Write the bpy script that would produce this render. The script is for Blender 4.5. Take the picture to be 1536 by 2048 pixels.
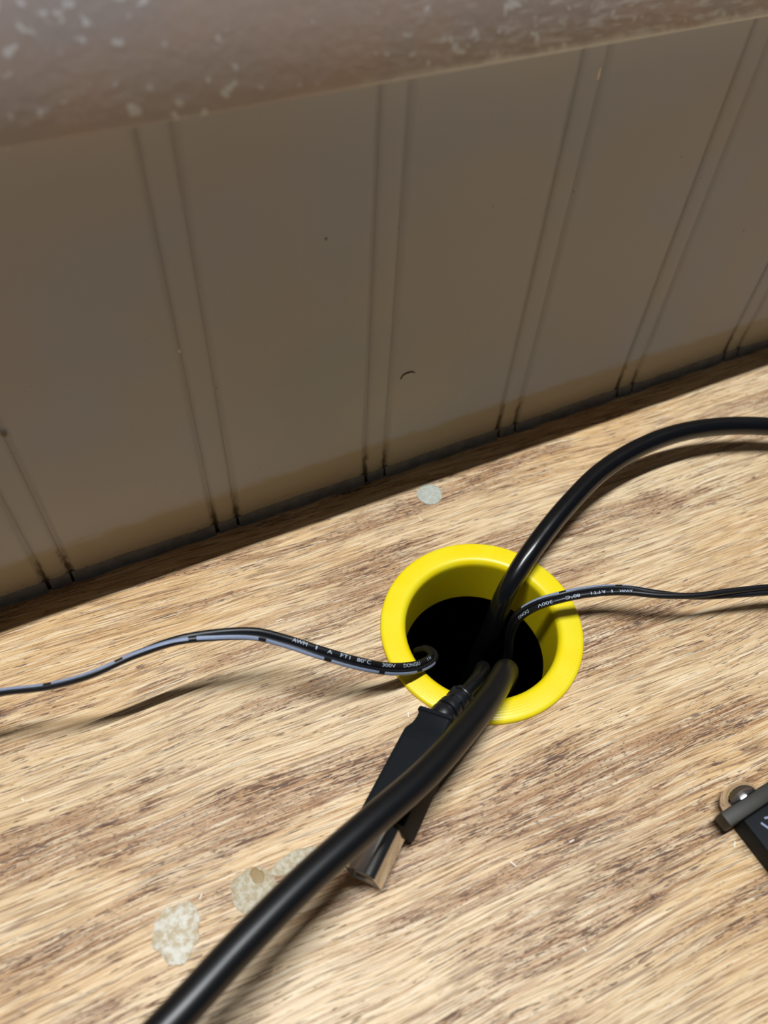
import bpy, bmesh, math, random
from mathutils import Vector, Matrix

for o in list(bpy.data.objects):
    bpy.data.objects.remove(o, do_unlink=True)
scene = bpy.context.scene
COL = scene.collection
random.seed(7)

# All modelling coordinates below are millimetres: x along the wall, y towards the wall (wall face y=0),
# z above the desk top.  W() turns them into metres with the floor at z=0.
MM = 0.001
DESK_H = 0.740
def W(p):
    return Vector((p[0] * MM, p[1] * MM, p[2] * MM + DESK_H))

# ------------------------------------------------------------------ camera
cam_data = bpy.data.cameras.new('camera')
cam = bpy.data.objects.new('camera', cam_data)
COL.objects.link(cam)
cam_data.sensor_fit = 'VERTICAL'
cam_data.sensor_height = 36.0
cam_data.sensor_width = 27.0
cam_data.lens = 1583.8 * 36.0 / 2048.0
cam_data.clip_start = 0.005
cam_data.clip_end = 50
cr, cu, cf = Vector((0.899549, -0.434383, 0.046086)), Vector((0.318818, 0.725001, 0.610515)), Vector((0.29861, 0.534495, -0.790663))
mw = Matrix.Identity(4)
for i in range(3):
    mw[i][0], mw[i][1], mw[i][2] = cr[i], cu[i], -cf[i]
mw.translation = W((-39.15, -153.03, 204.89))
cam.matrix_world = mw
cam_data.dof.use_dof = True
cam_data.dof.focus_distance = 0.229
cam_data.dof.aperture_fstop = 10.5
scene.camera = cam

# ------------------------------------------------------------------ world, lamp, exposure
world = bpy.data.worlds.new('world')
scene.world = world
world.use_nodes = True
bg = world.node_tree.nodes['Background']
bg.inputs[0].default_value = (0.82, 0.90, 1.0, 1)
bg.inputs[1].default_value = 0.025

lamp_data = bpy.data.lights.new('ceiling_tube', 'AREA')
lamp_data.shape = 'RECTANGLE'          # a long ceiling tube running parallel to the wall
lamp_data.size = 1.2
lamp_data.size_y = 0.018
lamp_data.energy = 42
lamp_data.color = (0.95, 0.98, 1.0)
lamp = bpy.data.objects.new('ceiling_tube', lamp_data)
COL.objects.link(lamp)
lamp.location = W((-60, -66, 1900))

scene.view_settings.view_transform = 'Standard'
scene.view_settings.look = 'None'
scene.view_settings.exposure = 0.0
scene.view_settings.gamma = 1.0
scene.view_settings.use_curve_mapping = False

# ------------------------------------------------------------------ helpers
def mesh_obj(name, verts, faces, mat, parent=None, smooth=True, metres=False, sharp=None):
    me = bpy.data.meshes.new(name)
    me.from_pydata([tuple(v) if metres else tuple(W(v)) for v in verts], [], faces)
    bm = bmesh.new(); bm.from_mesh(me)
    bmesh.ops.remove_doubles(bm, verts=bm.verts, dist=1e-7)
    bmesh.ops.recalc_face_normals(bm, faces=bm.faces)
    bm.to_mesh(me); bm.free()
    if smooth:
        me.polygons.foreach_set('use_smooth', [True] * len(me.polygons))
    if mat: me.materials.append(mat)
    o = bpy.data.objects.new(name, me)
    COL.objects.link(o)
    if smooth and sharp:
        me.set_sharp_from_angle(angle=math.radians(sharp))
    if parent: attach(o, parent)
    return o

def attach(o, parent):
    o.parent = parent
    if parent.type == 'EMPTY':
        o.matrix_parent_inverse = Matrix.Translation(parent.location).inverted()

def empty(name, loc):
    e = bpy.data.objects.new(name, None)
    e.empty_display_size = 0.01
    COL.objects.link(e)
    e.location = W(loc)
    return e

def tag(o, label=None, cat=None, group=None, kind=None):
    if label: o['label'] = label
    if cat: o['category'] = cat
    if group: o['group'] = group
    if kind: o['kind'] = kind
    return o

def box(name, lo, hi, mat, parent=None, bevel=0.0, seg=2):
    v = [(x, y, z) for x in (lo[0], hi[0]) for y in (lo[1], hi[1]) for z in (lo[2], hi[2])]
    f = [(0, 1, 3, 2), (4, 6, 7, 5), (0, 4, 5, 1), (2, 3, 7, 6), (0, 2, 6, 4), (1, 5, 7, 3)]
    o = mesh_obj(name, v, f, mat, parent, smooth=bevel > 0)
    if bevel > 0:
        bm = bmesh.new(); bm.from_mesh(o.data)
        bmesh.ops.bevel(bm, geom=list(bm.edges), offset=bevel * MM, segments=seg, profile=0.5, affect='EDGES')
        bm.to_mesh(o.data); bm.free()
        o.data.polygons.foreach_set('use_smooth', [True] * len(o.data.polygons))
        o.data.set_sharp_from_angle(angle=math.radians(35))
    return o

def lathe(name, prof, centre, mat, parent=None, n=128, closed=True, axis=None, sharp=40):
    """prof = [(r, t)], revolved about axis (default z) through centre."""
    a = Vector(axis).normalized() if axis else Vector((0, 0, 1))
    b = a.orthogonal().normalized() if axis else Vector((1, 0, 0))
    c = a.cross(b)
    C = Vector(centre)
    vs, fs = [], []
    m = len(prof)
    for i in range(n):
        t = 2 * math.pi * i / n
        d = b * math.cos(t) + c * math.sin(t)
        for r, s in prof:
            vs.append(C + d * r + a * s)
    for i in range(n):
        j = (i + 1) % n
        for k in range(m if closed else m - 1):
            l = (k + 1) % m
            fs.append((i * m + k, j * m + k, j * m + l, i * m + l))
    return mesh_obj(name, vs, fs, mat, parent, sharp=sharp)

def spline(pts, step=0.8):
    """centripetal Catmull-Rom through the control points; returns list of (point, control parameter)"""
    P = [Vector(p) for p in pts]
    P = [P[0] * 2 - P[1]] + P + [P[-1] * 2 - P[-2]]
    out = []
    for i in range(1, len(P) - 2):
        p0, p1, p2, p3 = P[i - 1:i + 3]
        t = [0.0]
        for a, b in ((p0, p1), (p1, p2), (p2, p3)):
            t.append(t[-1] + max((b - a).length, 1e-6) ** 0.5)
        n = max(3, int((p2 - p1).length / step))
        for k in range(n):
            u = t[1] + (t[2] - t[1]) * k / n
            A1 = p0 * ((t[1] - u) / (t[1] - t[0])) + p1 * ((u - t[0]) / (t[1] - t[0]))
            A2 = p1 * ((t[2] - u) / (t[2] - t[1])) + p2 * ((u - t[1]) / (t[2] - t[1]))
            A3 = p2 * ((t[3] - u) / (t[3] - t[2])) + p3 * ((u - t[2]) / (t[3] - t[2]))
            B1 = A1 * ((t[2] - u) / (t[2] - t[0])) + A2 * ((u - t[0]) / (t[2] - t[0]))
            B2 = A2 * ((t[3] - u) / (t[3] - t[1])) + A3 * ((u - t[1]) / (t[3] - t[1]))
            out.append((B1 * ((t[2] - u) / (t[2] - t[1])) + B2 * ((u - t[1]) / (t[2] - t[1])), i - 1 + k / n))
    out.append((P[-2], len(P) - 3.0))
    return out

def tube(name, pts, rad, mat, parent=None, n=28, step=1.0):
    S = [p for p, _ in spline(pts, step)]
    vs, fs = [], []
    t = (S[1] - S[0]).normalized()
    nrm = t.orthogonal().normalized()
    for i, p in enumerate(S):
        t2 = (S[min(i + 1, len(S) - 1)] - S[max(i - 1, 0)]).normalized()
        nrm = (nrm - t2 * nrm.dot(t2)).normalized()
        b = t2.cross(nrm)
        for k in range(n):
            a = 2 * math.pi * k / n
            vs.append(p + (nrm * math.cos(a) + b * math.sin(a)) * rad)
    for i in range(len(S) - 1):
        for k in range(n):
            l = (k + 1) % n
            fs.append((i * n + k, i * n + l, (i + 1) * n + l, (i + 1) * n + k))
    fs.append(tuple(range(n))[::-1])
    fs.append(tuple(range((len(S) - 1) * n, len(S) * n)))
    return mesh_obj(name, vs, fs, mat, parent, sharp=60)

# ------------------------------------------------------------------ materials
class NT:
    """tiny node-graph writer"""
    def __init__(self, name, rough=0.5, spec=0.5, metallic=0.0):
        self.m = bpy.data.materials.new(name)
        self.m.use_nodes = True
        self.t = self.m.node_tree
        self.b = self.t.nodes['Principled BSDF']
        self.b.inputs['Roughness'].default_value = rough
        self.b.inputs['Specular IOR Level'].default_value = spec
        self.b.inputs['Metallic'].default_value = metallic
        g = self.t.nodes.new('ShaderNodeNewGeometry')
        sub = self.t.nodes.new('ShaderNodeVectorMath'); sub.operation = 'SUBTRACT'
        self.t.links.new(g.outputs['Position'], sub.inputs[0]); sub.inputs[1].default_value = (0, 0, DESK_H)
        sc = self.t.nodes.new('ShaderNodeVectorMath'); sc.operation = 'SCALE'
        self.t.links.new(sub.outputs[0], sc.inputs[0]); sc.inputs['Scale'].default_value = 1000
        self.pos = sc.outputs[0]                       # position in mm
        sx = self.t.nodes.new('ShaderNodeSeparateXYZ'); self.t.links.new(self.pos, sx.inputs[0])
        self.x, self.y, self.z = sx.outputs
    def put(self, sock, v):
        if isinstance(v, bpy.types.NodeSocket): self.t.links.new(v, sock)
        else: sock.default_value = v
    def math(self, op, a, b=0.0, c=0.0, clamp=False):
        n = self.t.nodes.new('ShaderNodeMath'); n.operation = op; n.use_clamp = clamp
        self.put(n.inputs[0], a); self.put(n.inputs[1], b); self.put(n.inputs[2], c)
        return n.outputs[0]
    def vec(self, x, y, z=0.0):
        n = self.t.nodes.new('ShaderNodeCombineXYZ')
        self.put(n.inputs[0], x); self.put(n.inputs[1], y); self.put(n.inputs[2], z)
        return n.outputs[0]
    def noise(self, v, scale=1.0, detail=2.0, rough=0.5, dist=0.0):
        n = self.t.nodes.new('ShaderNodeTexNoise')
        self.put(n.inputs['Vector'], v)
        n.inputs['Scale'].default_value = scale; n.inputs['Detail'].default_value = detail
        n.inputs['Roughness'].default_value = rough; n.inputs['Distortion'].default_value = dist
        return n.outputs['Fac']
    def step(self, v, lo, hi, a=0.0, b=1.0):
        n = self.t.nodes.new('ShaderNodeMapRange'); n.interpolation_type = 'SMOOTHSTEP'
        self.put(n.inputs[0], v)
        for i, k in enumerate((lo, hi, a, b)): n.inputs[1 + i].default_value = k
        return n.outputs[0]
    def mix(self, f, a, b, mode='MIX'):
        n = self.t.nodes.new('ShaderNodeMix'); n.data_type = 'RGBA'; n.blend_type = mode
        self.put(n.inputs[0], f)
        self.put(n.inputs[6], a if isinstance(a, bpy.types.NodeSocket) else (*a, 1))
        self.put(n.inputs[7], b if isinstance(b, bpy.types.NodeSocket) else (*b, 1))
        return n.outputs[2]
    def ramp(self, f, stops):
        n = self.t.nodes.new('ShaderNodeValToRGB')
        self.put(n.inputs[0], f)
        e = n.color_ramp.elements
        while len(e) < len(stops): e.new(0.5)
        for el, (p, c) in zip(e, stops):
            el.position = p; el.color = (*c, 1)
        return n.outputs[0]
    def color(self, c):
        self.put(self.b.inputs['Base Color'], c if isinstance(c, bpy.types.NodeSocket) else (*c, 1))
    def bump(self, h, dist=0.0002, strength=1.0):
        n = self.t.nodes.new('ShaderNodeBump')
        self.put(n.inputs['Height'], h); n.inputs['Distance'].default_value = dist
        n.inputs['Strength'].default_value = strength
        self.t.links.new(n.outputs[0], self.b.inputs['Normal'])

def plain(name, col, rough=0.5, spec=0.5, metallic=0.0, mottling=0.06, scale=0.6):
    t = NT(name, rough, spec, metallic)
    n = t.noise(t.pos, scale, 3)
    k = t.step(n, 0.25, 0.75)
    t.color(t.mix(k, tuple(c * (1 - mottling) for c in col), tuple(min(1, c * (1 + mottling)) for c in col)))
    return t.m

def srgb(r, g, b):
    f = lambda c: (c / 255 / 12.92) if c / 255 <= 0.04045 else ((c / 255 + 0.055) / 1.055) ** 2.4
    return (f(r), f(g), f(b))

# oak veneer -------------------------------------------------------
def oak_material():
    t = NT('oak_veneer', 0.45, 0.35)
    a = math.radians(-2.6)
    u = t.math('ADD', t.math('MULTIPLY', t.x, math.cos(a)), t.math('MULTIPLY', t.y, math.sin(a)))
    v0 = t.math('SUBTRACT', t.math('MULTIPLY', t.y, math.cos(a)), t.math('MULTIPLY', t.x, math.sin(a)))
    warp = t.noise(t.vec(t.math('MULTIPLY', u, 0.011), t.math('MULTIPLY', v0, 0.02)), 1, 2)
    v = t.math('ADD', v0, t.math('MULTIPLY', t.math('SUBTRACT', warp, 0.5), 7.0))
    def st(fu, fv, off=0.0, **k):
        return t.noise(t.vec(t.math('MULTIPLY', u, fu), t.math('MULTIPLY', v, fv), off), 1, **k)
    band = t.step(st(0.010, 0.085, 3.1, detail=4, rough=0.62), 0.47, 0.60)   # darker late-wood figure
    tone = t.step(st(0.006, 0.012, 8.0, detail=2), 0.35, 0.65)
    fib = st(0.030, 1.15, 5.2, detail=3, rough=0.6)                          # fibres about a millimetre across
    fib2 = st(0.07, 3.0, 7.7, detail=2, rough=0.6)
    light = t.mix(tone, srgb(226, 198, 156), srgb(222, 182, 128))
    base = t.mix(t.math('MULTIPLY', band, 0.72), light, srgb(170, 126, 86))
    base = t.mix(t.step(fib, 0.50, 0.66, 0.0, 0.46), base, srgb(158, 110, 70))
    base = t.mix(t.step(fib, 0.48, 0.32, 0.0, 0.46), base, srgb(240, 220, 186))
    base = t.mix(t.step(fib2, 0.53, 0.66, 0.0, 0.42), base, srgb(132, 92, 66))
    base = t.mix(t.step(fib2, 0.47, 0.34, 0.0, 0.34), base, srgb(246, 228, 196))
    def lines(fu, fv, off, wid, fu2, fv2):               # thin broken grain lines
        q = t.math('ABSOLUTE', t.math('SUBTRACT', st(fu, fv, off, detail=1, rough=0.5), 0.5))
        brk = t.step(st(fu2, fv2, off + 30.0, detail=1), 0.45, 0.56)
        return t.math('MULTIPLY', t.step(q, wid, wid * 0.3), brk)
    dl = t.math('MAXIMUM', lines(0.020, 0.85, 40.0, 0.030, 0.055, 0.9), lines(0.024, 1.25, 44.0, 0.034, 0.07, 1.1))
    ll = t.math('MAXIMUM', lines(0.020, 0.90, 52.0, 0.030, 0.05, 0.9), lines(0.026, 1.40, 57.0, 0.032, 0.06, 1.1))
    base = t.mix(t.math('MULTIPLY', ll, 0.55), base, srgb(248, 232, 202))
    base = t.mix(t.math('MULTIPLY', dl, 0.62), base, srgb(112, 76, 58))
    # open pores: short dark dashes crowded into the dark figure
    pore = st(0.22, 2.3, 1.7, detail=2, rough=0.6)
    pore2 = t.math('ADD', pore, t.math('MULTIPLY', t.math('SUBTRACT', band, 0.60), 0.10))
    pm = t.step(pore2, 0.56, 0.63)
    clus = t.step(st(0.03, 0.22, 12.3, detail=2), 0.42, 0.60)
    pm = t.math('MULTIPLY', pm, t.math('ADD', 0.30, t.math('MULTIPLY', clus, 0.70)))
    base = t.mix(t.math('MULTIPLY', pm, 0.80), base, srgb(82, 56, 54))
    dots = t.step(st(0.65, 2.4, 15.0, detail=1), 0.58, 0.68)
    base = t.mix(t.math('MULTIPLY', t.math('MULTIPLY', dots, band), 0.72), base, srgb(88, 60, 52))
    fl = t.step(st(1.1, 2.4, 20.0, detail=1), 0.68, 0.76)                    # tiny bright flecks of lacquer
    base = t.mix(t.math('MULTIPLY', fl, 0.5), base, srgb(250, 236, 208))
    t.color(base)
    h = t.math('SUBTRACT', t.math('SUBTRACT', t.math('MULTIPLY', fib, -0.4), t.math('MULTIPLY', pm, 0.8)), t.math('MULTIPLY', dl, 0.5))
    t.bump(h, 0.0002, 0.6)
    t.put(t.b.inputs['Roughness'], t.math('ADD', 0.42, t.math('MULTIPLY', pm, 0.25)))
    return t.m

PITCH, BEAD0, BEADW = 51.8, -10.2, 7.0
def wall_material():
    t = NT('cream_wall_paint', 0.45, 0.4)
    n = t.noise(t.pos, 0.022, 2)
    col = t.mix(t.step(n, 0.35, 0.65), srgb(190, 189, 194), srgb(183, 189, 202))
    # yellowed, dirty strip along the foot of the boards (ragged upper limit)
    e = t.noise(t.vec(t.math('MULTIPLY', t.x, 0.09), 0, t.math('MULTIPLY', t.z, 0.3)), 1, 3, 0.6)
    lim = t.math('ADD', t.z, t.math('MULTIPLY', t.math('SUBTRACT', e, 0.5), 7.0))
    stain = t.step(lim, 18.6, 14.6)
    col = t.mix(t.math('MULTIPLY', stain, 0.7), col, srgb(172, 156, 118))
    # grime that has run into the grooves at the foot
    ph = t.math('MODULO', t.math('ADD', t.x, PITCH * 20 - BEAD0 + PITCH / 2), PITCH)
    dg = t.math('ABSOLUTE', t.math('SUBTRACT', t.math('ABSOLUTE', t.math('SUBTRACT', ph, PITCH / 2)), BEADW / 2))
    wob = t.noise(t.vec(t.math('MULTIPLY', t.x, 0.5), 0, t.math('MULTIPLY', t.z, 0.25)), 1, 3, 0.65)
    streak = t.math('MULTIPLY', t.step(t.math('ADD', dg, t.math('MULTIPLY', t.math('SUBTRACT', wob, 0.5), 3.2)), 1.3, 0.2),
                    t.step(t.math('ADD', t.z, t.math('MULTIPLY', wob, 16.0)), 25.0, 14.0))
    col = t.mix(t.math('MULTIPLY', streak, 0.85), col, srgb(70, 52, 34))
    thin = t.math('MULTIPLY', t.step(dg, 1.6, 0.3), 0.12)
    col = t.mix(thin, col, srgb(120, 110, 98))
    spk = t.step(t.noise(t.pos, 0.55, 1), 0.80, 0.83)
    col = t.mix(t.math('MULTIPLY', spk, 0.6), col, srgb(80, 68, 56))
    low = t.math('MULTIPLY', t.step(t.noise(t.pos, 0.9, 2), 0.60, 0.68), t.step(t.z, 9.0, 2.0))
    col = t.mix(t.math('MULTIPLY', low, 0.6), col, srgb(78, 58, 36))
    t.color(col)
    t.bump(t.noise(t.vec(t.math('MULTIPLY', t.x, 0.12), t.math('MULTIPLY', t.y, 0.12), t.math('MULTIPLY', t.z, 0.05)), 1, 3), 0.0008, 0.4)
    return t.m

def ledge_material():
    t = NT('scuffed_brown_paint', 0.42, 0.5)
    n = t.noise(t.pos, 0.05, 3)
    col = t.mix(t.step(n, 0.3, 0.7), srgb(204, 188, 182), srgb(192, 185, 188))
    # lamp glints on bumpy gloss, painted as pale flecks; worn streaks towards the right
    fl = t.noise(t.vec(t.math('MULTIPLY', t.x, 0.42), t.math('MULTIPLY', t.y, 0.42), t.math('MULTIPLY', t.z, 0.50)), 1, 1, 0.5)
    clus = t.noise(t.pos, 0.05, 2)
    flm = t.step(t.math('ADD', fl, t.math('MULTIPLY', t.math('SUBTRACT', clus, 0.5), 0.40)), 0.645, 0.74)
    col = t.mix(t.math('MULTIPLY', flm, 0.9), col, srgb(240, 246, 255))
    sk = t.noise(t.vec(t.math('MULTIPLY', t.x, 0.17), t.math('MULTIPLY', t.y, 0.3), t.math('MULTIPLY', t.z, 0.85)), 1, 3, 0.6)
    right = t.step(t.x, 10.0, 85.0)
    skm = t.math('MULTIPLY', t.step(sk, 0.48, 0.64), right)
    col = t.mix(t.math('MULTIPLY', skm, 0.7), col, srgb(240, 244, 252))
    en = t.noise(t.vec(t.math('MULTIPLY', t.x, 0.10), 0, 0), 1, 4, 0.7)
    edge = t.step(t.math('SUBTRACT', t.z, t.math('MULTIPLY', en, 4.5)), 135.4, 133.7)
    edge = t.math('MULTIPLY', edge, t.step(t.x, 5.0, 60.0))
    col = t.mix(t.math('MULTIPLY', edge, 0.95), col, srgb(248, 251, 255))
    t.color(col)
    t.bump(t.math('ADD', fl, t.math('MULTIPLY', t.noise(t.pos, 0.25, 2), 0.35)), 0.0005, 0.12)
    return t.m

def yellow_material():
    t = NT('yellow_print_plastic', 0.34, 0.5)
    dx = t.math('SUBTRACT', t.x, GX); dy = t.math('SUBTRACT', t.y, GY)
    r = t.math('SQRT', t.math('ADD', t.math('MULTIPLY', dx, dx), t.math('MULTIPLY', dy, dy)))
    n = t.noise(t.pos, 0.12, 2)
    t.color(t.mix(t.step(n, 0.3, 0.7), srgb(248, 222, 10), srgb(244, 226, 34)))
    rings = t.math('SINE', t.math('MULTIPLY', r, 2 * math.pi / 0.8))
    lay = t.math('SINE', t.math('MULTIPLY', t.z, 2 * math.pi / 0.3))
    t.bump(t.math('ADD', rings, t.math('MULTIPLY', lay, 0.5)), 0.000018, 0.4)
    t.b.inputs['Subsurface Weight'].default_value = 0.12
    t.b.inputs['Subsurface Radius'].default_value = (0.002, 0.0016, 0.0004)
    return t.m

def glue_material(name, a, b, s=0.9):
    t = NT(name, 0.5, 0.4)
    n = t.noise(t.pos, s, 3, 0.65)
    c = t.mix(t.step(n, 0.36, 0.64), a, b)
    t.color(c)
    t.bump(n, 0.0005, 0.9)
    return t.m

GX, GY = 45.8, -65.3
OAK = oak_material()
WALL = wall_material()
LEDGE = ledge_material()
YELLOW = yellow_material()
CAULK = plain('grey_caulk', srgb(122, 124, 128), 0.5, 0.4, mottling=0.2, scale=0.25)
DARK_BOARD = plain('unseen_dark_board', srgb(70, 50, 36), 0.7)
FLOOR = plain('grey_floor_vinyl', srgb(150, 145, 138), 0.5, scale=0.02)
BLACK_PVC = plain('black_cable_jacket', (0.004, 0.0045, 0.006), 0.24, 0.6)
BLACK_SATIN = plain('black_satin_jacket', (0.004, 0.0045, 0.006), 0.36, 0.6)
BLACK_THIN = plain('black_thin_insulation', (0.008, 0.0085, 0.011), 0.38, 0.5)
BLACK_MOLD = plain('black_moulded_plastic', (0.007, 0.009, 0.011), 0.62, 0.18)
PRINT = plain('pale_blue_grey_print', srgb(140, 152, 178), 0.5, 0.4)
TEXT = plain('pale_print_ink', srgb(190, 202, 218), 0.5, 0.4)
STEEL = plain('bright_nickel', (0.62, 0.60, 0.57), 0.2, 0.5, 1.0, mottling=0.04)
CHROME = plain('polished_chrome', (0.72, 0.71, 0.70), 0.10, 0.5, 1.0, mottling=0.03)
PLATE = plain('charcoal_plate', srgb(46, 43, 36), 0.5, 0.4)
WHITE_CORE = plain('white_plug_core', srgb(190, 186, 178), 0.5)

# ------------------------------------------------------------------ setting: floor, wall with beaded boards, caulk
tag(box('floor', (-1500, -2000, -760), (1500, 40, -740), FLOOR), kind='structure')
wall = box('wall_back', (-1500, 3.0, -740), (1500, 40, 900), WALL)
tag(wall, kind='structure')

def extrude_profile(name, prof, z0, z1, mat):
    """profile in x/y, extruded in z, smooth"""
    n = len(prof)
    vs = [(x, y, z0) for x, y in prof] + [(x, y, z1) for x, y in prof]
    fs = [(i, (i + 1) % n, n + (i + 1) % n, n + i) for i in range(n)] + [tuple(range(n))[::-1], tuple(range(n, 2 * n))]
    me = bpy.data.meshes.new(name)
    me.from_pydata([(x * MM, y * MM, z * MM) for x, y, z in vs], [], fs)
    bm = bmesh.new(); bm.from_mesh(me); bmesh.ops.recalc_face_normals(bm, faces=bm.faces); bm.to_mesh(me); bm.free()
    me.polygons.foreach_set('use_smooth', [True] * len(me.polygons))
    me.set_sharp_from_angle(angle=math.radians(50))
    me.materials.append(mat)
    return me

half = (PITCH - BEADW) / 2
GD = 0.8                                               # groove depth
pl = [(-half, 3.0), (-half, GD)]
for k in range(9):
    a = k / 8
    pl.append((-half + 0.1 + 2.0 * a, GD * (0.5 + 0.5 * math.cos(a * math.pi))))
pl += [(-x, y) for x, y in pl[::-1]]
plank_mesh = extrude_profile('plank', pl, -40, 150, WALL)
bd = [(-BEADW / 2, 3.0), (-BEADW / 2, GD)]
for k in range(1, 12):
    a = math.pi * k / 12
    bd.append((-(BEADW / 2 - 0.2) * math.cos(a), GD - GD * math.sin(a) ** 0.8))
bd += [(BEADW / 2, GD), (BEADW / 2, 3.0)]
bead_mesh = extrude_profile('bead', bd, -40, 150, WALL)
for k in range(-5, 9):
    o = bpy.data.objects.new('plank', plank_mesh); COL.objects.link(o)
    o.location = ((BEAD0 + PITCH * (k + 0.5)) * MM, 0, DESK_H); o.parent = wall
    o = bpy.data.objects.new('bead', bead_mesh); COL.objects.link(o)
    o.location = ((BEAD0 + PITCH * k) * MM, 0, DESK_H); o.parent = wall

# caulk line between the desk and the boards: hollow fillet, split where it has shrunk away at the grooves
caulk = None
cv, cf_ = [], []
def caulk_run(x0, x1):
    n = max(2, int((x1 - x0) / 2.0))
    base = len(cv)
    for i in range(n + 1):
        x = x0 + (x1 - x0) * i / n
        h = 3.9 + 0.3 * math.sin(x * 0.11) + 0.15 * math.sin(x * 0.43 + 1)
        d = 1.5 + 0.25 * math.sin(x * 0.37 + 2)
        prof = [(1.6, -1.5), (-d, -1.5), (-d, 0.06), (-d * 0.62, 0.5), (-d * 0.34, 1.5), (-d * 0.16, h - 0.6), (0.05, h), (1.6, h)]
        for y, z in prof: cv.append((x, y, z))
    m = 8
    for i in range(n):
        for k in range(m):
            l = (k + 1) % m
            cf_.append((base + i * m + k, base + i * m + l, base + (i + 1) * m + l, base + (i + 1) * m + k))
    cf_.append(tuple(base + k for k in range(m))); cf_.append(tuple(base + n * m + k for k in range(m))[::-1])
xs = -250.0
for k in range(-4, 9):
    g = BEAD0 + PITCH * k
    caulk_run(xs, g - BEADW / 2 - 0.5)
    caulk_run(g - BEADW / 2 + 0.7, g + BEADW / 2 - 0.4)
    xs = g + BEADW / 2 + 0.4
caulk = mesh_obj('trim_1', cv, cf_, CAULK, smooth=True, sharp=50)
tag(caulk, 'dark grey caulk line along the foot of the beaded wall', kind='structure')

# small damage on the boards
def blob_disc(name, c, nrm, radii, th, mat, parent, n=26, seed=1, rough=0.12, dome=0.35):
    rnd = random.Random(seed)
    N = Vector(nrm).normalized()
    U = Vector((1, 0, 0)) if abs(N.x) < 0.9 else Vector((0, 1, 0))
    U = (U - N * U.dot(N)).normalized(); V = N.cross(U)
    ph = [rnd.uniform(0, 6.28) for _ in range(5)]
    C = Vector(c)
    vs, fs = [], []
    for q, (s, h) in enumerate(((1.0, 0.0), (1.0, th * 0.6), (0.93, th), (0.6, th * (1 + dome * 0.6)))):
        for i in range(n):
            a = 2 * math.pi * i / n
            w = 1 + rough * (math.sin(2 * a + ph[0]) * 0.5 + math.sin(3 * a + ph[1]) * 0.4 + math.sin(5 * a + ph[2]) * 0.35 + math.sin(8 * a + ph[3]) * 0.25)
            vs.append(C + U * (radii[0] * s * w * math.cos(a)) + V * (radii[1] * s * w * math.sin(a)) + N * h)
    vs.append(C + N * th * (1 + dome))
    for q in range(3):
        for i in range(n):
            j = (i + 1) % n
            fs.append((q * n + i, q * n + j, (q + 1) * n + j, (q + 1) * n + i))
    for i in range(n): fs.append((3 * n + i, 3 * n + (i + 1) % n, 4 * n))
    fs.append(tuple(range(n))[::-1])
    return mesh_obj(name, vs, fs, mat, parent, sharp=60)
DARKMARK = plain('dark_mark', srgb(136, 124, 104), 0.6)
CHIP = plain('pale_chip', srgb(240, 232, 214), 0.6)
S = tube('nail_dent', [(48.6, -0.1, 42.4), (49.2, -0.15, 43.6), (50.6, -0.15, 44.1), (52.4, -0.15, 43.9), (53.2, -0.1, 43.2)], 0.2, DARKMARK, wall, n=8, step=0.4)
blob_disc('fly_speck', (25.1, 0.0, 95.5), (0, -1, 0), (0.32, 0.4), 0.1, DARKMARK, wall, n=10)
blob_disc('fly_speck', (-58.2, 0.0, 63.1), (0, -1, 0), (0.6, 0.7), 0.1, DARKMARK, wall, n=10, seed=3)
blob_disc('paint_chip', (95.6, 0.3, 122.4), (0, -1, 0), (0.5, 1.5), 0.15, CHIP, wall, n=10, seed=5)
blob_disc('paint_chip', (-13.6, 0.9, 73.5), (0, -1, 0), (0.5, 0.7), 0.15, CHIP, wall, n=10, seed=6)

# ------------------------------------------------------------------ ledge above the boards
ZL, ZT, YL, SL = 135.6, 157.6, -14.0, 6.0      # SL: the face leans back a little
prof = [(3.0, ZL), (YL + 0.7, ZL), (YL + 0.2, ZL + 0.2), (YL, ZL + 0.7)]
R0 = 1.6
for k in range(0, 9):
    a = math.pi / 2 * k / 8
    prof.append((YL + SL + R0 - R0 * math.cos(a), ZT - R0 + R0 * math.sin(a)))
prof.append((3.0, ZT))
n = len(prof)
vs, fs = [], []
for x in (-600, 800):
    vs += [(x, y, z) for y, z in prof]
fs = [(i, (i + 1) % n, n + (i + 1) % n, n + i) for i in range(n)] + [tuple(range(n))[::-1], tuple(range(n, 2 * n))]
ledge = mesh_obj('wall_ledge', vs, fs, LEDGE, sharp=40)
tag(ledge, 'scuffed brown painted ledge jutting out above the beaded wall boards', 'ledge')

# ------------------------------------------------------------------ desk
desk = empty('desk', (100, -300, -740))
tag(desk, 'oak veneer desk with a round cable hole, pushed against the wall', 'desk')
X0, X1, Y0, Y1, TH, HR = -420.0, 620.0, -600.0, -0.6, 19.0, 23.7
N = 96
ring, rect = [], []
for i in range(N):
    a = 2 * math.pi * i / N
    c, s = math.cos(a), math.sin(a)
    ring.append((GX + HR * c, GY + HR * s))
    k = min(((X1 - GX) / c if c > 0 else (X0 - GX) / c) if abs(c) > 1e-9 else 1e9,
            ((Y1 - GY) / s if s > 0 else (Y0 - GY) / s) if abs(s) > 1e-9 else 1e9)
    rect.append([GX + k * c, GY + k * s])
for cx, cy in ((X0, Y0), (X1, Y0), (X0, Y1), (X1, Y1)):     # snap the nearest boundary vertex into each corner
    j = min(range(N), key=lambda i: (rect[i][0] - cx) ** 2 + (rect[i][1] - cy) ** 2)
    rect[j] = [cx, cy]
vs = [(x, y, 0) for x, y in ring] + [(x, y, 0) for x, y in rect] + [(x, y, -TH) for x, y in ring] + [(x, y, -TH) for x, y in rect]
fs = []
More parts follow.
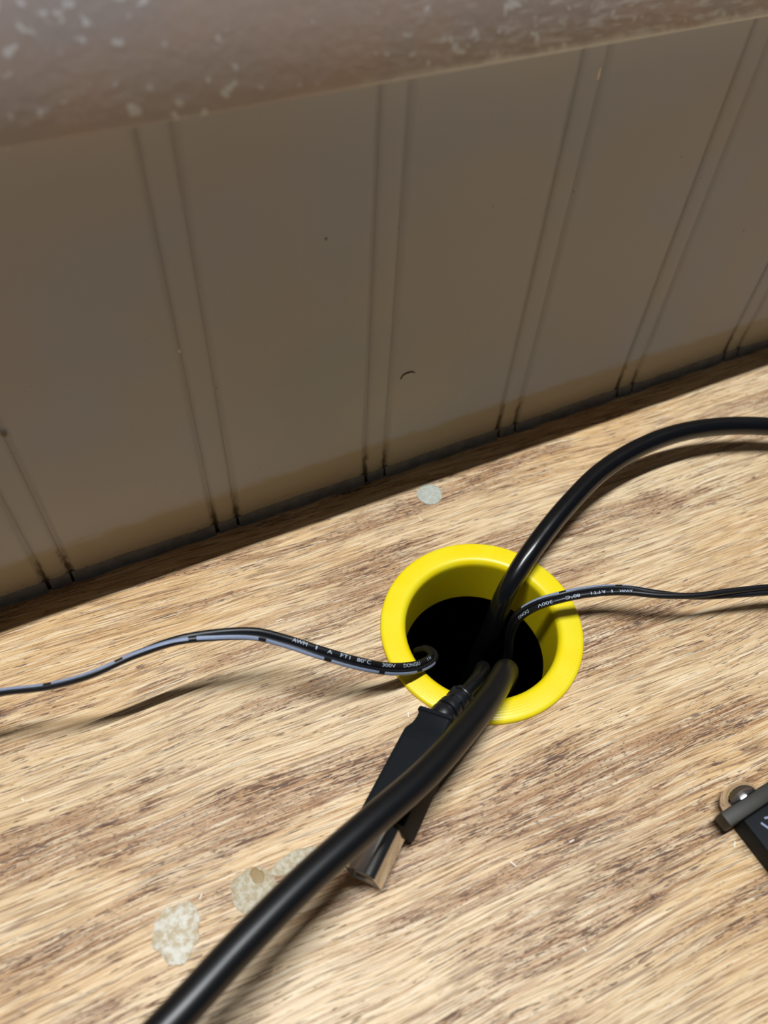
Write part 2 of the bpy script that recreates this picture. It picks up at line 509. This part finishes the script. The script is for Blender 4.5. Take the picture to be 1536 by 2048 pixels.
for i in range(N):
    j = (i + 1) % N
    fs += [(i, N + i, N + j, j), (2 * N + i, 2 * N + j, 3 * N + j, 3 * N + i), (i, j, 2 * N + j, 2 * N + i), (N + i, 3 * N + i, 3 * N + j, N + j)]
mesh_obj('desktop', vs, fs, OAK, desk, smooth=False)
box('unseen_side_panel', (X0 + 20, Y0 + 30, -740), (X0 + 38, Y1 - 4, -TH), OAK, desk)  # unseen carcass panels, added to close off light so the hole stays dark
box('unseen_side_panel', (X1 - 38, Y0 + 30, -740), (X1 - 20, Y1 - 4, -TH), OAK, desk)
box('unseen_back_panel', (X0 + 38, Y1 - 12, -740), (X1 - 38, Y1 - 4, -TH), DARK_BOARD, desk)
box('unseen_front_panel', (X0 + 38, Y0 + 30, -740), (X1 - 38, Y0 + 46, -TH), OAK, desk)
box('unseen_bottom_panel', (X0 + 38, Y0 + 46, -660), (X1 - 38, Y1 - 12, -645), DARK_BOARD, desk)

GLUE_A = glue_material('pale_felt_dot', srgb(196, 198, 186), srgb(176, 178, 166), 1.4)
GLUE_B = glue_material('dried_glue', srgb(202, 194, 172), srgb(178, 162, 130), 0.9)
GLUE_C = glue_material('whitish_glue', srgb(222, 218, 204), srgb(188, 170, 136), 0.6)
o = blob_disc('felt_dot', (55.4, -14.0, 0), (0, 0, 1), (4.3, 4.3), 0.35, GLUE_A, desk, n=32, seed=2, rough=0.05, dome=0.1)
tag(o, 'pale grey felt dot near the wall')
o = blob_disc('glue_spot', (-39.6, -104.3, 0), (0, 0, 1), (5.0, 5.4), 0.45, GLUE_B, desk, n=36, seed=4, rough=0.10, dome=0.2)
tag(o, 'round dried glue spot with a tan crater')
blob_disc('glue_crater', (-37.6, -101.6, 0.45), (0, 0, 1), (1.5, 2.0), 0.12, plain('tan_glue', srgb(150, 122, 70), 0.5), desk, n=18, seed=9, rough=0.2, dome=0.1)
o = blob_disc('glue_smear', (-27.6, -102.4, 0), (0, 0, 1), (7.0, 2.3), 0.2, GLUE_B, desk, n=36, seed=11, rough=0.15, dome=0.1)
tag(o, 'thin glue smear trailing under the thick cable')
o = blob_disc('glue_spot', (-58.4, -105.2, 0.02), (0, 0, 1), (5.6, 6.0), 0.40, GLUE_C, desk, n=36, seed=15, rough=0.16, dome=0.3)
tag(o, 'whitish squarish glue patch')

# ------------------------------------------------------------------ yellow grommet
grom = empty('cable_grommet', (GX, GY, -18))
tag(grom, 'bright yellow plastic grommet ring lining the cable hole in the desk', 'grommet')
fl = [(22.9, 0.02), (30.0, 0.02), (30.0, 0.75), (29.85, 1.1), (29.5, 1.38), (29.0, 1.5), (24.6, 1.5)]
for k in range(1, 8):
    a = math.pi / 2 * k / 8
    fl.append((24.6 - 2.1 * math.sin(a), 1.5 - 2.1 * (1 - math.cos(a))))
fl += [(22.45, -1.0), (22.9, -1.0)]
lathe('flange', fl, (GX, GY, 0), YELLOW, grom, n=160)
lathe('sleeve', [(22.46, -0.98), (22.3, -3), (21.9, -17.6), (23.3, -17.6), (23.3, -0.98)], (GX, GY, 0), YELLOW, grom, n=128)

# ------------------------------------------------------------------ thick cables
A = [(610, -150, 3.3), (450, -130, 3.3), (320, -95, 3.3), (262, -78, 3.4), (222, -65, 5.5), (190.1, -51.1, 9.0), (173.2, -42.0, 11.0), (156.3, -35.8, 12.0), (138.5, -33.0, 13.0), (121.2, -33.5, 13.0),
     (104.9, -36.7, 12.5), (89.1, -42.9, 12.0), (76.3, -48.8, 10.5), (66.2, -54.0, 8.0), (57.7, -58.7, 1.0), (54.1, -61.3, -12.0), (52.6, -61.0, -30), (52, -60, -90)]
o = tube('power_cord', A, 3.15, BLACK_PVC, n=32)
tag(o, 'glossy black cord arching from the yellow hole to the right, beside the wall', 'cable', 'cords through the grommet')
B = [(-410, -80, 3.7), (-320, -95, 3.7), (-230, -112, 4.0), (-170, -118, 5.5), (-120, -127, 16), (-90, -133, 28.5), (-74.1, -131.1, 33.0), (-60.7, -126.9, 34.5), (-45.5, -120.5, 33.0), (-29.1, -114.2, 30.5),
     (-12.3, -108.7, 27.0), (4.6, -103.0, 22.0), (20.8, -95.5, 16.0), (34.0, -88.2, 10.0), (43.4, -81.6, 3.5), (46.2, -79.8, -4), (46.6, -79.4, -16), (46.6, -79, -90)]
o = tube('power_cord', B, 3.5, BLACK_SATIN, n=36)
tag(o, 'thick black cord in the foreground crossing over the metal tipped plug', 'cable', 'cords through the grommet')

# ------------------------------------------------------------------ thin twin-lead wires with printing
def twin_wire(name, pts, phis, label, words, breaks, r=0.9):
    root = empty(name, pts[len(pts) // 2][:2] + (0,))
    tag(root, label, 'wire', 'thin twin wires through the grommet')
    S = spline(pts, 0.6)
    P = [p for p, _ in S]
    n = len(P)
    T = [(P[min(i + 1, n - 1)] - P[max(i - 1, 0)]).normalized() for i in range(n)]
    Wv, Nv, arc = [], [], [0.0]
    last = Vector((0, 1, 0))
    for i in range(n):
        u = S[i][1]; k = min(int(u), len(phis) - 2)
        phi = math.radians(phis[k] + (phis[k + 1] - phis[k]) * (u - k))
        h = Vector((0, 0, 1)).cross(T[i])
        if h.length < 0.25:
            h = (last - T[i] * last.dot(T[i]))
        h.normalize(); last = h
        up = T[i].cross(h)
        w = (h * math.cos(phi) + up * math.sin(phi)).normalized()
        Wv.append(w); Nv.append(T[i].cross(w).normalized())
        if i: arc.append(arc[-1] + (P[i] - P[i - 1]).length)
    sec = []                                            # figure-of-eight outline (w, n)
    c = r * 0.92
    m = 14
    lim = math.acos(min(1, c / r)) if c < r else 0
    a0 = math.pi - math.acos(c / r)
    for k in range(m + 1):
        a = -a0 + 2 * a0 * k / m
        sec.append((c + r * math.cos(a), r * math.sin(a)))
    for k in range(m + 1):
        a = math.pi - a0 + 2 * a0 * k / m
        sec.append((-c + r * math.cos(a), r * math.sin(a)))
    q = len(sec)
    vs, fs = [], []
    for i in range(n):
        for a, b in sec: vs.append(P[i] + Wv[i] * a + Nv[i] * b)
    for i in range(n - 1):
        for k in range(q):
            l = (k + 1) % q
            fs.append((i * q + k, i * q + l, (i + 1) * q + l, (i + 1) * q + k))
    fs.append(tuple(range(q))[::-1]); fs.append(tuple(range((n - 1) * q, n * q)))
    mesh_obj('insulation', vs, fs, BLACK_THIN, root, sharp=50)

    def at(s):
        lo, hi = 0, n - 1
        while hi - lo > 1:
            mid = (lo + hi) // 2
            if arc[mid] <= s: lo = mid
            else: hi = mid
        f = (s - arc[lo]) / max(1e-9, arc[hi] - arc[lo])
        f = min(1, max(0, f))
        return P[lo].lerp(P[hi], f), Wv[lo].lerp(Wv[hi], f).normalized(), Nv[lo].lerp(Nv[hi], f).normalized()
    def s_of_x(x):
        i = min(range(int(n * 0.97)), key=lambda i: abs(P[i].x - x) + (0 if P[i].z > 0 else 50))
        return arc[i]
    # dashed pale stripe on the conductor at -w
    vs, fs = [], []
    bs = sorted(s_of_x(x) for x in breaks)
    runs = [(bs[i] + 1.0, bs[i + 1] - 1.0) for i in range(len(bs) - 1)]
    for s0, s1 in runs:
        k = max(2, int((s1 - s0) / 0.6))
        base = len(vs)
        for i in range(k + 1):
            p, w, nn = at(s0 + (s1 - s0) * i / k)
            for j in range(6):
                a = math.radians(98 + 62 * j / 5)
                vs.append(p + w * (-c + (r + 0.035) * math.cos(a)) + nn * ((r + 0.035) * math.sin(a)))
        for i in range(k):
            for j in range(5):
                fs.append((base + i * 6 + j, base + i * 6 + j + 1, base + (i + 1) * 6 + j + 1, base + (i + 1) * 6 + j))
    mesh_obj('dash_stripe', vs, fs, PRINT, root)
    # lettering on the conductor at +w
    vs, fs = [], []
    for word, x, width in words:
        cu_ = bpy.data.curves.new('lettering', 'FONT'); cu_.body = word; cu_.size = 1.0
        cu_.align_x = 'CENTER'; cu_.resolution_u = 3
        to = bpy.data.objects.new('lettering', cu_); COL.objects.link(to)
        bpy.context.view_layer.update()
        me = bpy.data.meshes.new_from_object(to)
        tb = bmesh.new(); tb.from_mesh(me)               # cut the glyphs fine enough to wrap round the insulation
        bmesh.ops.triangulate(tb, faces=tb.faces)
        for _ in range(4):
            long_e = [e for e in tb.edges if e.calc_length() > 0.16]
            if not long_e: break
            bmesh.ops.subdivide_edges(tb, edges=long_e, cuts=1)
            bmesh.ops.triangulate(tb, faces=tb.faces)
        tb.to_mesh(me); tb.free()
        xs = [v.co.x for v in me.vertices]; ww = max(xs) - min(xs); xm = (max(xs) + min(xs)) / 2
        k = width / ww; s_c = s_of_x(x); base = len(vs)
        for v in me.vertices:
            p, w, nn = at(s_c + (v.co.x - xm) * k)
            a = math.pi / 2 - (v.co.y - 0.36) * 1.35 / r
            vs.append(p + w * (c + (r + 0.04) * math.cos(a)) + nn * ((r + 0.04) * math.sin(a)))
        for f in me.polygons: fs.append(tuple(base + i for i in f.vertices))
        bpy.data.objects.remove(to, do_unlink=True); bpy.data.curves.remove(cu_); bpy.data.meshes.remove(me)
    mesh_obj('printed_lettering', vs, fs, TEXT, root, smooth=False)
    return root

L = [(-410, -40, 1.2), (-310, -37, 1.2), (-230, -34, 1.3), (-170, -34, 3), (-125, -35.5, 13), (-103, -38.0, 19.0), (-86.3, -40.7, 22.0), (-79.3, -42.3, 23.0), (-68.0, -46.4, 24.5), (-58.5, -48.3, 26.0), (-47.3, -48.1, 27.0), (-37.3, -48.6, 27.5),
     (-27.8, -50.8, 27.0), (-18.5, -54.1, 26.0), (-12.1, -58.0, 24.0), (-4.8, -63.4, 21.5), (4.3, -68.6, 17.0), (12.4, -70.6, 11.0), (20.2, -70.9, 6.0),
     (25.9, -69.3, 2.0), (29.7, -65.7, -3.0), (30.4, -61.5, -7.5), (29.4, -58.8, -12.0), (30.5, -59.5, -24), (32, -60, -80)]
Lphi = [0, 0, 0, 0, -40, -60, -66, -66, -66, -64, -56, -38, -12, 8, 14, 18, 22, 26, 30, 30, 30, 30, 30, 30, 30]
twin_wire('thin_wire', L, Lphi, 'thin black twin wire with printed lettering, looping out of the hole to the left',
          [('AWM', -9.3, 3.9), ('I', -5.6, 0.35), ('A', -3.0, 1.3), ('FT1', 0.4, 2.7), ('80°C', 5.0, 4.2), ('300V', 11.6, 4.9), ('DONGJU', 18.8, 6.6), ('I H', 25.6, 2.2)],
          [-120, -102, -85.0, -68.0, -51.3, -33.3, -16.6, -2.9, 9.6, 21.0, 28.5])
Rw = [(610, -190, 1.2), (450, -140, 1.2), (320, -118, 1.3), (250, -116, 1.5), (200, -111, 3.0), (165, -104.5, 6.0), (136.4, -97.1, 9.0), (126.3, -93.6, 10.0), (114.2, -90.1, 11.0), (103.2, -86.9, 12.0), (93.7, -82.4, 12.5), (85.2, -77.0, 12.5),
      (75.5, -73.2, 12.5), (66.8, -70.8, 11.5), (60.7, -68.6, 8.0), (56.9, -67.4, 2.5), (55.6, -67.6, -6.0), (56, -69.5, -18), (57, -72, -80)]
Rphi = [150, 150, 150, 150, 150, 150, 150, 140, 110, 70, 35, 5, -10, -14, -14, -10, -10, -10, -10]
twin_wire('thin_wire', Rw, Rphi, 'thin black twin wire leaving the hole to the right under the glossy cord',
          [('AWM', 85.0, 3.9), ('I', 81.0, 0.35), ('A', 79.0, 1.2), ('FT1', 76.4, 2.7), ('80°C', 70.0, 4.2), ('300V', 63.2, 4.4), ('DONG', 58.0, 4.2)],
          [250, 232, 215, 198, 180, 162, 145, 128, 111, 98, 83.4, 67.8, 57.6])

# ------------------------------------------------------------------ square metal-tipped plug on a cord
plug = empty('printer_plug', (-2, -102, 0))
tag(plug, 'black moulded plug with square metal tip lying on the desk below the hole', 'plug')
p0 = Vector((19.2, -87.2, 7.0)); p1 = Vector((-14.3, -112.6, 6.2))
ax = (p1 - p0).normalized()
hz = Vector((0, 0, 1)).cross(ax).normalized()          # horizontal, to the right-hand side of the plug seen from the tip
up = ax.cross(hz).normalized()
roll = math.radians(20)
PS = (hz * math.cos(roll) + up * math.sin(roll)).normalized()
PU = ax.cross(PS).normalized()
def loft(name, secs, mat, cham=1.0, kind='round', parent=plug, cap=True, seg=4):
    """secs = [(s, width, height, offset_n)] -> rounded rectangle loft along the plug axis"""
    vs, fs = [], []
    rings = []
    for s, w, h, on in secs:
        ring = []
        r_ = min(cham, w / 2 - 0.05, h / 2 - 0.05)
        for cx, cy, a0 in ((1, 1, 0), (-1, 1, 90), (-1, -1, 180), (1, -1, 270)):
            rr = r_
            if kind == 'usb': rr = 2.8 if cy > 0 else 0.35
            if kind == 'usb_in': rr = 1.7 if cy > 0 else 0.3
            sg = 4 if kind.startswith('usb') else seg
            for k in range(sg + 1):
                a = math.radians(a0 + 90 * k / sg)
                ring.append((cx * (w / 2 - rr) + rr * math.cos(a), cy * (h / 2 - rr) + rr * math.sin(a) + on))
        rings.append(len(vs))
        for a, b in ring: vs.append(p0 + ax * s + PS * a + PU * b)
        m = len(ring)
    for q in range(len(secs) - 1):
        for k in range(m):
            l = (k + 1) % m
            fs.append((rings[q] + k, rings[q] + l, rings[q + 1] + l, rings[q + 1] + k))
    if cap:
        fs.append(tuple(range(m))[::-1]); fs.append(tuple(range(rings[-1], rings[-1] + m)))
    return mesh_obj(name, vs, fs, mat, parent, sharp=32)
body = loft('plug_body', [(0.0, 9.0, 7.6, 0), (0.25, 10.2, 8.8, 0), (1.2, 10.4, 9.0, 0), (1.5, 9.4, 8.2, 0), (3.2, 9.2, 8.2, 0), (5.2, 9.8, 8.6, 0), (6.8, 11.2, 9.4, 0), (7.6, 11.6, 9.8, 0),
                          (30.4, 12.2, 10.2, 0), (30.9, 11.8, 9.8, 0), (31.0, 11.0, 9.0, 0)], BLACK_MOLD, 1.0)
# raised grip field on the upper face
gv = [(-4.3, 10.0), (4.3, 10.0), (4.6, 28.5), (-4.6, 28.5)]
vs = []
for dz in (4.7, 5.32):
    for a, s in gv: vs.append(p0 + ax * s + PS * a + PU * (dz - (28.5 - s) * 0.006))
mesh_obj('grip_panel', vs, [(0, 1, 2, 3), (4, 5, 6, 7), (0, 1, 5, 4), (1, 2, 6, 5), (2, 3, 7, 6), (3, 0, 4, 7)], BLACK_MOLD, body, smooth=False)
shell = loft('metal_shell', [(30.6, 8.45, 7.6, 0), (43.6, 8.45, 7.6, 0), (43.8, 8.25, 7.4, 0), (43.8, 7.7, 6.9, 0), (43.6, 7.6, 6.8, 0), (33.0, 7.6, 6.8, 0)], STEEL, kind='usb', cap=False)
loft('plug_core', [(31.5, 5.6, 3.2, 0.2), (43.0, 5.6, 3.2, 0.2)], WHITE_CORE, 0.3, parent=plug)
# ribbed strain relief
sr = []
z = 0.3
prof = [(0.5, 0.4), (3.3, 0.4)]
for k in range(3):
    b = -0.6 - k * 3.0
    prof += [(3.55 - 0.12 * k, b), (3.62 - 0.12 * k, b - 0.9), (3.45 - 0.12 * k, b - 1.7), (2.75, b - 1.85), (2.7, b - 2.7), (3.3 - 0.12 * k, b - 2.85)]
prof += [(3.2, -9.8), (2.95, -10.6), (2.3, -10.9), (0.5, -10.9)]
sax = (p0 - Vector((30.4, -82.9, 5.7))).normalized()
relief = lathe('strain_relief', prof, p0, BLACK_THIN, plug, n=40, axis=sax, sharp=35)
sec = sax.orthogonal().normalized()
# bridges between the ribs, staggered like the moulded slots
for k in range(3):
    for q in range(2):
        a = math.radians(40 + 180 * q + 90 * k)
        d = sec * math.cos(a) + sax.cross(sec) * math.sin(a)
        e = sax.cross(d)
        c0 = p0 + sax * (-0.6 - k * 3.0 - 2.3) + d * 2.9
        vs = [c0 + sax * (sx * 0.8) + e * (se * 1.1) + d * (sd * 0.45) for sx in (-1, 1) for se in (-1, 1) for sd in (-1, 1)]
        mesh_obj('rib_bridge', vs, [(0, 1, 3, 2), (4, 6, 7, 5), (0, 4, 5, 1), (2, 3, 7, 6), (0, 2, 6, 4), (1, 5, 7, 3)], BLACK_MOLD, relief, smooth=False)
e1 = p0 - sax * 10.5
C = [tuple(e1 + sax * 4), tuple(e1), (34.6, -80.6, 3.6), (39.0, -77.2, -1.0), (43.2, -73.2, -9), (45.2, -70.2, -20), (45.4, -69, -90)]
tube('cord', C, 2.05, BLACK_SATIN, plug, n=24)

# ------------------------------------------------------------------ low black device at the right edge
dev = empty('black_device', (90, -150, 0))
tag(dev, 'low black device with charcoal end plate and chrome dome screw, right edge', 'device')
rot = Matrix.Rotation(math.radians(3.0), 4, 'Z')
def D(p):                                              # device coordinates: origin at the plate's outer left corner
    v = rot @ Vector(p)
    return (v.x + 70.2, v.y - 138.4, v.z)
def dbox(name, lo, hi, mat, bevel, parent=dev):
    o = box(name, lo, hi, mat, None, bevel)
    for v in o.data.vertices:
        p = ((v.co.x) / MM, (v.co.y) / MM, (v.co.z - DESK_H) / MM)
        v.co = W(D(p))
    attach(o, parent)
    return o
dbox('end_plate', (0, -3.9, 4.2), (36, 0, 9.0), PLATE, 0.5)
hs = dbox('housing', (5.0, -60, 0.0), (31, -3.9, 7.0), BLACK_MOLD, 0.8)
dbox('top_rail', (14.5, -58, 7.0), (16.0, -6.5, 7.35), BLACK_MOLD, 0.1)
hp = []
for k in range(0, 9):
    a = math.pi / 2 * k / 8
    hp.append((5.2 * math.cos(a), 3.9 * math.sin(a)))
hp = [(0.0, -0.3), (5.2, -0.3)] + hp[:-1] + [(0.0, 3.9)]
lathe('dome_screw', hp, D((8.6, 0.2, 5.6)), CHROME, dev, n=48, closed=False, axis=(rot @ Vector((0, 1, 0))), sharp=40)
vs, fs = [], []
for (a0, b0, a1, b1, wd) in ((11.6, -6.6, 12.6, -9.2, 0.55), (11.2, -10.4, 13.2, -11.0, 1.0), (13.2, -6.2, 15.4, -6.9, 0.5), (15.4, -8.5, 16.2, -11.2, 0.5)):
    d = Vector((a1 - a0, b1 - b0, 0)).normalized(); nn = Vector((-d.y, d.x, 0)) * wd / 2
    b = len(vs)
    for p in (Vector((a0, b0, 0)) + nn, Vector((a0, b0, 0)) - nn, Vector((a1, b1, 0)) - nn, Vector((a1, b1, 0)) + nn):
        vs.append(D((p.x - 3.2, p.y, 7.03)))
    fs.append((b, b + 1, b + 2, b + 3))
mesh_obj('white_marking', vs, fs, PRINT, hs, smooth=False)

# ------------------------------------------------------------------ crumbs and fibres lying on the veneer
rnd = random.Random(3)
cv, cfc = [], []
for (x, y) in ((73.3, -145.6), (14.0, -80.4), (25.3, -148.5), (-7.5, -38.6), (-51.0, -100.4), (36.0, -127.0), (63.5, -101.0), (-84.0, -60.0), (20.0, -125.5), (48.0, -22.0)):
    a = rnd.uniform(0, 3.14); l = rnd.uniform(0.5, 1.0); w = 0.16
    d = Vector((math.cos(a), math.sin(a), 0)); e = Vector((-d.y, d.x, 0))
    b = len(cv)
    for s in (-1, 1):
        for t_ in (-1, 1):
            for z in (0.0, 0.22):
                cv.append(Vector((x, y, z + 0.01)) + d * (l * s) + e * (w * t_ + 0.2 * s * s))
    cfc += [tuple(b + i for i in f) for f in ((0, 1, 3, 2), (4, 6, 7, 5), (0, 4, 5, 1), (2, 3, 7, 6), (0, 2, 6, 4), (1, 5, 7, 3))]
tag(mesh_obj('dust_crumbs', cv, cfc, CHIP, smooth=False), 'tiny pale crumbs scattered over the oak veneer', 'dust', kind='stuff')
